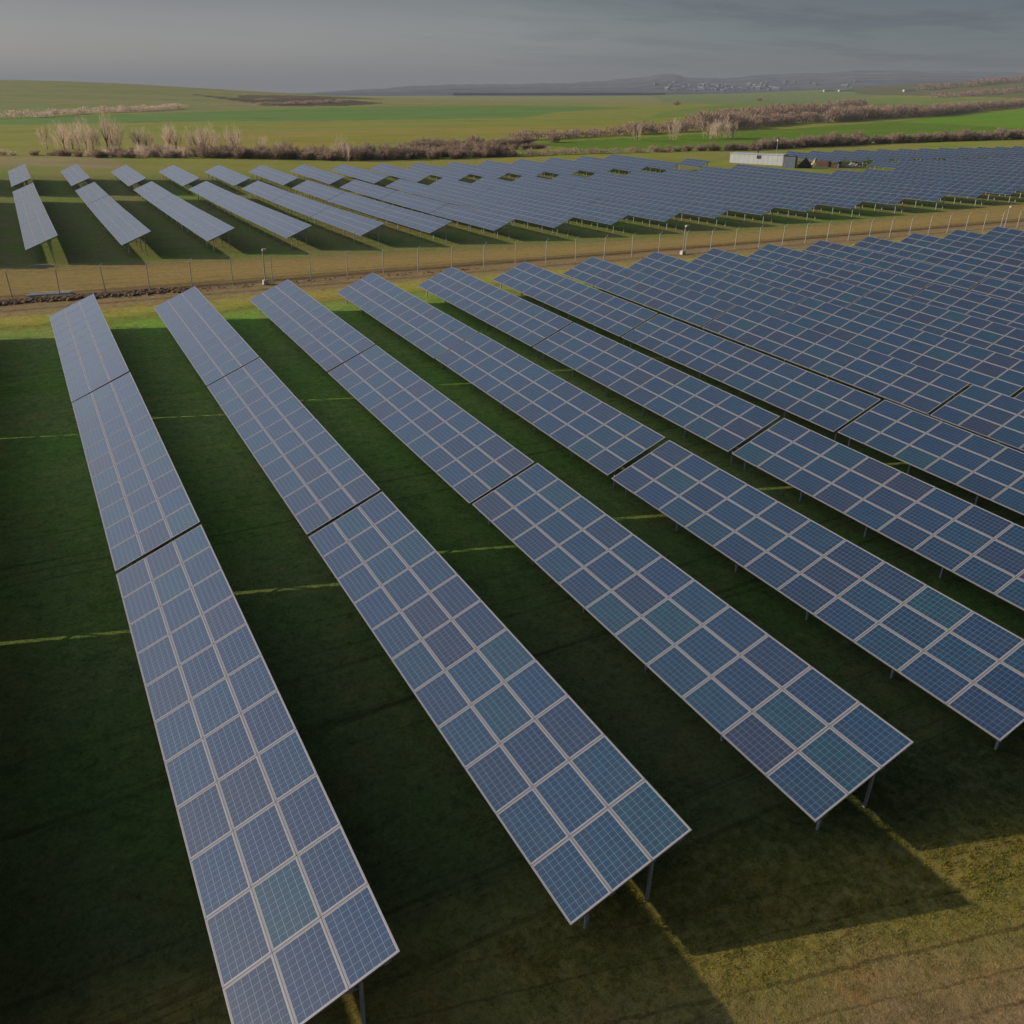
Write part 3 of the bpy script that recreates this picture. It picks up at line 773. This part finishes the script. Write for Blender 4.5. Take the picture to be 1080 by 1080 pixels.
def hedge_mass(name, label, lines, n_per_m, h, w, mat, tw):
    V = []; Fc = []
    r = np.random.default_rng(abs(hash(name)) % 1000 if False else len(label))
    for poly, hs in lines:
        for (x0, y0), (x1, y1) in zip(poly[:-1], poly[1:]):
            L = hypot(x1 - x0, y1 - y0); nc = max(1, int(L / (w * .8)))
            for c in range(nc):
                t = (c + r.uniform(0, 1)) / nc; cx = x0 + (x1 - x0) * t + r.normal(0, w * .35); cy = y0 + (y1 - y0) * t + r.normal(0, w * .35)
                cz = float(ground(cx, cy)); hh = h * hs * r.uniform(.55, 1.25)
                m = int(n_per_m * w)
                P = r.normal(0, .42, (m, 3)); P[:, 2] = r.uniform(0, 1, m) ** .8 * (1 - .3 * np.minimum(1, P[:, 0] ** 2 + P[:, 1] ** 2))
                for k_ in range(m):
                    p = np.array([cx + P[k_, 0] * w, cy + P[k_, 1] * w, cz + P[k_, 2] * hh]); d = np.array([P[k_, 0] * .6 + r.normal(0, .3), P[k_, 1] * .6 + r.normal(0, .3), 1.0]); d *= hh * .25
                    s = np.cross(d, r.normal(0, 1, 3)); s = s / np.linalg.norm(s) * tw * r.uniform(.6, 1.4)
                    k = len(V); V += [tuple(p - s), tuple(p + s), tuple(p + d)]; Fc.append((k, k + 1, k + 2))
    me = bpy.data.meshes.new(name); me.from_pydata(V, [], Fc); me.materials.append(mat); me.update()
    add(name, me, None, None, kind='stuff', label=label, category='hedgerow')
HB = [([(151, 272.3), (170.1, 276.9), (184.3, 281), (200.2, 285.2)], .55), ([(200.2, 285.2), (227.8, 297.3), (255, 306)], .75), ([(255, 306), (270.7, 311.1), (302, 322)], 1.35), ([(262, 318), (300, 334)], 1.3),
      ([(302.2, 325.2), (380.9, 377.7), (419.2, 385.5)], 1.0), ([(419.2, 385.5), (489.5, 425), (551.8, 449.4), (608.4, 464.3), (759.6, 542.6), (991.3, 652.2), (1230.8, 777.6)], 1.5),
      ([(430, 396), (495, 436), (560, 462), (620, 478), (770, 556)], 1.4)]
hedge_mass('hedgerow', 'long leafless brown hedgerow crossing the farmland beyond the green meadow', HB, 60, 4.2, 3.6, M_TWIG, .16)
HC = [([(320, 345), (409.9, 425.9)], 1.5), ([(409.9, 425.9), (571.6, 543.4), (649.1, 590.6), (820, 715)], 1.5), ([(300, 345), (380, 430), (480, 490)], 1.2)]
hedge_mass('hedgerow', 'second leafless hedgerow running up to the right behind the first', HC, 42, 4.4, 4.5, M_TWIG, .2)
hedge_mass('hedgerow', 'thin brown hedge line at the foot of the green meadow', [([(123.3, 222.3), (132.3, 218.9), (151, 217.8), (168.5, 216.9)], .32)], 90, 4.2, 2.2, M_TWIG, .08)
hedge_mass('hedgerow', 'faint grey hedge line across the left hillside', [([(-60, 610), (9.7, 621.8), (27.8, 623.3), (51, 673.9), (75.7, 708.3), (102.6, 734.1), (139.4, 793)], .75)], 30, 4.5, 5, M_TWIGP, .22)
hedge_mass('hedgerow', 'dark hedge line below the ploughed strip on the hillside', [([(214.6, 854.1), (227.3, 860.8), (326.8, 946.5)], .55)], 30, 4.5, 5, M_TWIG, .25)
hedge_mass('woodland', 'brown leafless woodland on the low rise near the right horizon', [([(1500, 1150), (1750, 1220), (2000, 1240), (2250, 1260), (2500, 1260)], 1.6), ([(1900, 1500), (2300, 1500), (2700, 1450), (3000, 1400)], 2.2)], 9, 5, 20, M_TWIG, .8)
for px, D, s, lab in ((587, 306, 1.0, 'lone dark bush at the left start of the far hedgerow'), (715, 1072, 2.0, 'lone dark tree far out in the green field, left of the town'), (802, 1635, 2.4, 'lone dark tree in the far field above the brown thicket'), (1002, 1795, 2.4, 'lone dark tree in the far field toward the right edge')):
    X, Y, Z = depth_pt(px, D); o = add('lone_tree', SHRUBS[0], None, Matrix.Translation((X, Y, Z)) @ Matrix.Diagonal((s, s, s * .8, 1))); tag(o, lab, 'tree')

# ------------------------------------------------------------------ things far out on the plain
def far_strip():
    A = Vector(depth_pt(478, 3700)); B = Vector(depth_pt(702, 3700)); d = B - A; L = d.xy.length; ang = math.atan2(d.y, d.x)
    r = add('greenhouse_range', None, None, Matrix.Translation((A.x, A.y, 1.0)) @ Matrix.Rotation(ang, 4, 'Z')); tag(r, 'long dark low strip with a pale foot on the plain below the hills', 'distant building')
    mb = MB(); mb.box((L / 2, 60, 8), (L, 120, 8)); add('dark_upper', mb.mesh('dark_upper', [M_DARK]), r)
    mb = MB(); mb.box((L * .48, 56, 2), (L * .94, 118, 4)); add('pale_base', mb.mesh('pale_base', [M_WHITE]), r)
far_strip()
rt = random.Random(5)
def house_mesh(w, l, h):
    mb = MB(); mb.box((0, 0, h / 2), (w, l, h), 0); a, b = w / 2 + .3, l / 2 + .3; k = len(mb.v)
    mb.v += [(-a, -b, h), (a, -b, h), (a, b, h), (-a, b, h), (0, -b, h * 1.5), (0, b, h * 1.5)]
    for q in ((k, k + 1, k + 4), (k + 1, k + 2, k + 5, k + 4), (k + 2, k + 3, k + 5), (k + 3, k, k + 4, k + 5)): mb.f.append(q); mb.m.append(1)
    return mb.mesh('house', [M_TOWN, M_BLUEGREY])
HM = [house_mesh(14, 20, 9), house_mesh(12, 34, 12), house_mesh(24, 18, 8)]
for i in range(110):
    px = rt.choice([rt.gauss(745, 28), rt.gauss(775, 40), rt.uniform(690, 900)]); 
    if px < 690: px = 700 + rt.random() * 30
    t = rt.choice([.12, .16, .2, .24, .28, .32]); p = hill_point(px, t)
    o = add('house', rt.choice(HM), None, Matrix.Translation((p[0] + rt.uniform(-60, 60), p[1] + rt.uniform(-60, 60), p[2] - 2)) @ Matrix.Rotation(rt.uniform(0, 3), 4, 'Z') @ Matrix.Diagonal((1, 1, 1, 1)))
    tag(o, 'tiny pale house of the town at the foot of the distant hills', 'house', 'houses of the distant town')
for i, (px, D, L, lab) in enumerate([(875, 2440, 30, 'white farm shed far right of the town, left of a pair'), (892, 2381, 34, 'white farm shed far right of the town, right of a pair'), (959, 2200, 26, 'single white shed on the plain toward the right edge')]):
    X, Y, Z = depth_pt(px, D); r = add('farm_shed', None, None, Matrix.Translation((X, Y, Z - .5)) @ Matrix.Rotation(-.5, 4, 'Z')); tag(r, lab, 'shed')
    mb = MB(); mb.box((0, 0, 2), (L, 10, 4)); add('wall', mb.mesh('wall', [M_WHITE]), r); mb = MB(); mb.box((0, 0, 4.2), (L + 1, 11, .5)); add('roof', mb.mesh('roof', [M_PALE]), r)

# ------------------------------------------------------------------ grass blades near the camera
def grass():
    N_ = 420000
    x = rng.uniform(-2.2, 14.5, N_) * S; y = (2.0 + 20 * rng.random(N_) ** 1.7) * S
    k = N_ // 2; x[:k] = rng.uniform(3.5, 14.5, k) * S; y[:k] = rng.uniform(1.8, 6.5, k) * S
    # clumps
    cx = np.floor(x / .16); cy = np.floor(y / .16); hsh = np.abs(np.sin(cx * 12.9898 + cy * 78.233) * 43758.5453) % 1
    keep = (hsh > .3) & (rng.random(N_) < np.clip((y + .25 * x - 8.6) / 2.4, .25, 1)); x, y, hsh = x[keep], y[keep], hsh[keep]; n = len(x)
    z = zg_site(x / S, y / S) * S
    H = rng.uniform(.015, .05, n) * (.5 + hsh) * np.clip((y + .25 * x - 8.5) / 3, .35, 1); a = rng.uniform(0, 2 * np.pi, n); w = rng.uniform(.006, .013, n)
    lx = rng.normal(0, .035, n); ly = rng.normal(0, .035, n)
    V = np.empty((n, 3, 3), np.float32)
    V[:, 0] = np.stack([x - w * np.cos(a), y - w * np.sin(a), z - .005], 1); V[:, 1] = np.stack([x + w * np.cos(a), y + w * np.sin(a), z - .005], 1); V[:, 2] = np.stack([x + lx, y + ly, z + H], 1)
    me = bpy.data.meshes.new('grass'); me.vertices.add(n * 3); me.vertices.foreach_set('co', V.ravel())
    me.loops.add(n * 3); me.loops.foreach_set('vertex_index', np.arange(n * 3, dtype=np.int32))
    me.polygons.add(n); me.polygons.foreach_set('loop_start', np.arange(0, n * 3, 3, dtype=np.int32)); me.polygons.foreach_set('loop_total', np.full(n, 3, np.int32))
    me.materials.append(M_GRASS); me.update(); me.validate()
    add('grass', me, None, RM, kind='stuff', label='short grass and weeds growing between the near rows', category='grass')
grass()

# ------------------------------------------------------------------ light
sd = R @ np.array([-3.38, 1.82, 1.246]); sd /= np.linalg.norm(sd)
elev = math.asin(sd[2]); azm = math.atan2(sd[0], sd[1])
sl = bpy.data.lights.new('sun', 'SUN'); sl.energy = 5.0; sl.angle = radians(.5); sl.color = (1.0, .84, .62)
so = bpy.data.objects.new('sun', sl); COL.objects.link(so)
so.rotation_euler = Vector(map(float, sd)).to_track_quat('Z', 'Y').to_euler(); so.location = (0, 0, 80)

w = bpy.data.worlds.new('World'); sc.world = w; w.use_nodes = True; nt = w.node_tree; nt.nodes.clear(); h = N(nt)
sky = h.n('ShaderNodeTexSky', sky_type='NISHITA', sun_disc=False, sun_elevation=elev, sun_rotation=azm, altitude=300, air_density=1.0, dust_density=2.2, ozone_density=1.0)
gen = h.n('ShaderNodeTexCoord').outputs['Generated']
# keep the lookup just above the horizon so the land's edge never meets a black band
sp = h.n('ShaderNodeSeparateXYZ'); nt.links.new(gen, sp.inputs[0])
cb = h.n('ShaderNodeCombineXYZ'); nt.links.new(sp.outputs[0], cb.inputs[0]); nt.links.new(sp.outputs[1], cb.inputs[1]); nt.links.new(h.math('MAXIMUM', sp.outputs[2], .004), cb.inputs[2])
nt.links.new(cb.outputs[0], sky.inputs['Vector'])
hs = h.n('ShaderNodeHueSaturation'); hs.inputs['Saturation'].default_value = .42; nt.links.new(sky.outputs[0], hs.inputs['Color'])
# thin streaky cloud sheet, projected on a flat layer
div = h.math('ADD', h.math('MAXIMUM', sp.outputs[2], 0), .06)
cv = h.n('ShaderNodeCombineXYZ'); nt.links.new(h.math('DIVIDE', sp.outputs[0], div), cv.inputs[0]); nt.links.new(h.math('DIVIDE', sp.outputs[1], div), cv.inputs[1])
cn = h.noise(h.scalevec(cv.outputs[0], .55, .8), 1.0, 7, .6, .4)
sd0 = h.math('ADD', h.math('MULTIPLY', sp.outputs[0], float(sd[0])), h.math('MULTIPLY', sp.outputs[1], float(sd[1])))
cc = h.mix(h.math('MULTIPLY', h.maprange(cn, .44, .66, 0, .85), h.maprange(sd0, .25, -.35, .06, 1)), hs.outputs[0], h.mix(1, hs.outputs[0], (.66, .70, .75), 'MULTIPLY'))
# the air is brighter on the sun's side and toward the horizon, bluer away from it
sdot = h.math('ADD', h.math('MULTIPLY', sp.outputs[0], float(sd[0])), h.math('MULTIPLY', sp.outputs[1], float(sd[1])))
cc = h.mix(1, cc, h.ramp(h.maprange(sdot, -.62, .62, 0, 1), [(0, (.155, .20, .24)), (.25, (.25, .295, .34)), (.5, (.39, .42, .46)), (.75, (.41, .42, .46)), (1, (.35, .355, .385))]), 'MULTIPLY')
cc = h.mix(h.maprange(sp.outputs[2], 0, .13, 1, 0), cc, h.mix(1, cc, (2.7, 2.6, 2.55), 'MULTIPLY'))
glow = h.math('MULTIPLY', h.maprange(sp.outputs[2], .09, .2, 0, 1), h.maprange(sdot, -.1, .6, 0, 1))
cc = h.mix(glow, cc, h.mix(1, cc, (2.6, 2.58, 2.6), 'MULTIPLY'))
cc = h.mix(h.maprange(sp.outputs[2], .22, .6, 0, 1), cc, h.mix(1, cc, (1.5, 1.65, 1.8), 'MULTIPLY'))  # unseen overhead sky brightened, added to fill the shade
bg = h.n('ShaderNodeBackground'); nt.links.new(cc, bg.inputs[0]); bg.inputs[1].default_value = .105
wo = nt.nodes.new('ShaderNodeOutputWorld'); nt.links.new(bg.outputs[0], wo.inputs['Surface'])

# ------------------------------------------------------------------ haze: a thin volume over the land, scattered light put in as emission
def haze():
    mb = MB(); mb.box((0, 4000, 95), (30000, 30000, 240))
    m, nt = new_mat('haze'); h = N(nt)
    ab = h.n('ShaderNodeVolumeAbsorption'); ab.inputs['Color'].default_value = (0, 0, 0, 1); ab.inputs['Density'].default_value = .00012
    em = h.n('ShaderNodeEmission'); em.inputs[0].default_value = (.215, .224, .242, 1); em.inputs[1].default_value = .00012
    ad = h.n('ShaderNodeAddShader'); nt.links.new(ab.outputs[0], ad.inputs[0]); nt.links.new(em.outputs[0], ad.inputs[1])
    out = nt.nodes.new('ShaderNodeOutputMaterial'); nt.links.new(ad.outputs[0], out.inputs['Volume'])
    add('haze', mb.mesh('haze', [m]), kind='structure')
haze()

# ------------------------------------------------------------------ camera
cam = bpy.data.cameras.new('camera'); cam.sensor_width = 36; cam.lens = 36 * FPX / 1080; cam.clip_end = 40000; cam.clip_start = .1
co = bpy.data.objects.new('camera', cam); COL.objects.link(co)
Mc = Matrix([list(map(float, r)) for r in MW]).to_4x4(); Mc.translation = Vector(map(float, CW)); co.matrix_world = Mc
sc.camera = co
sc.view_settings.view_transform = 'Standard'; sc.view_settings.look = 'None'; sc.view_settings.exposure = 0
sc.cycles.use_denoising = True
sc.cycles.max_bounces = 4; sc.cycles.diffuse_bounces = 2; sc.cycles.glossy_bounces = 2; sc.cycles.volume_bounces = 0
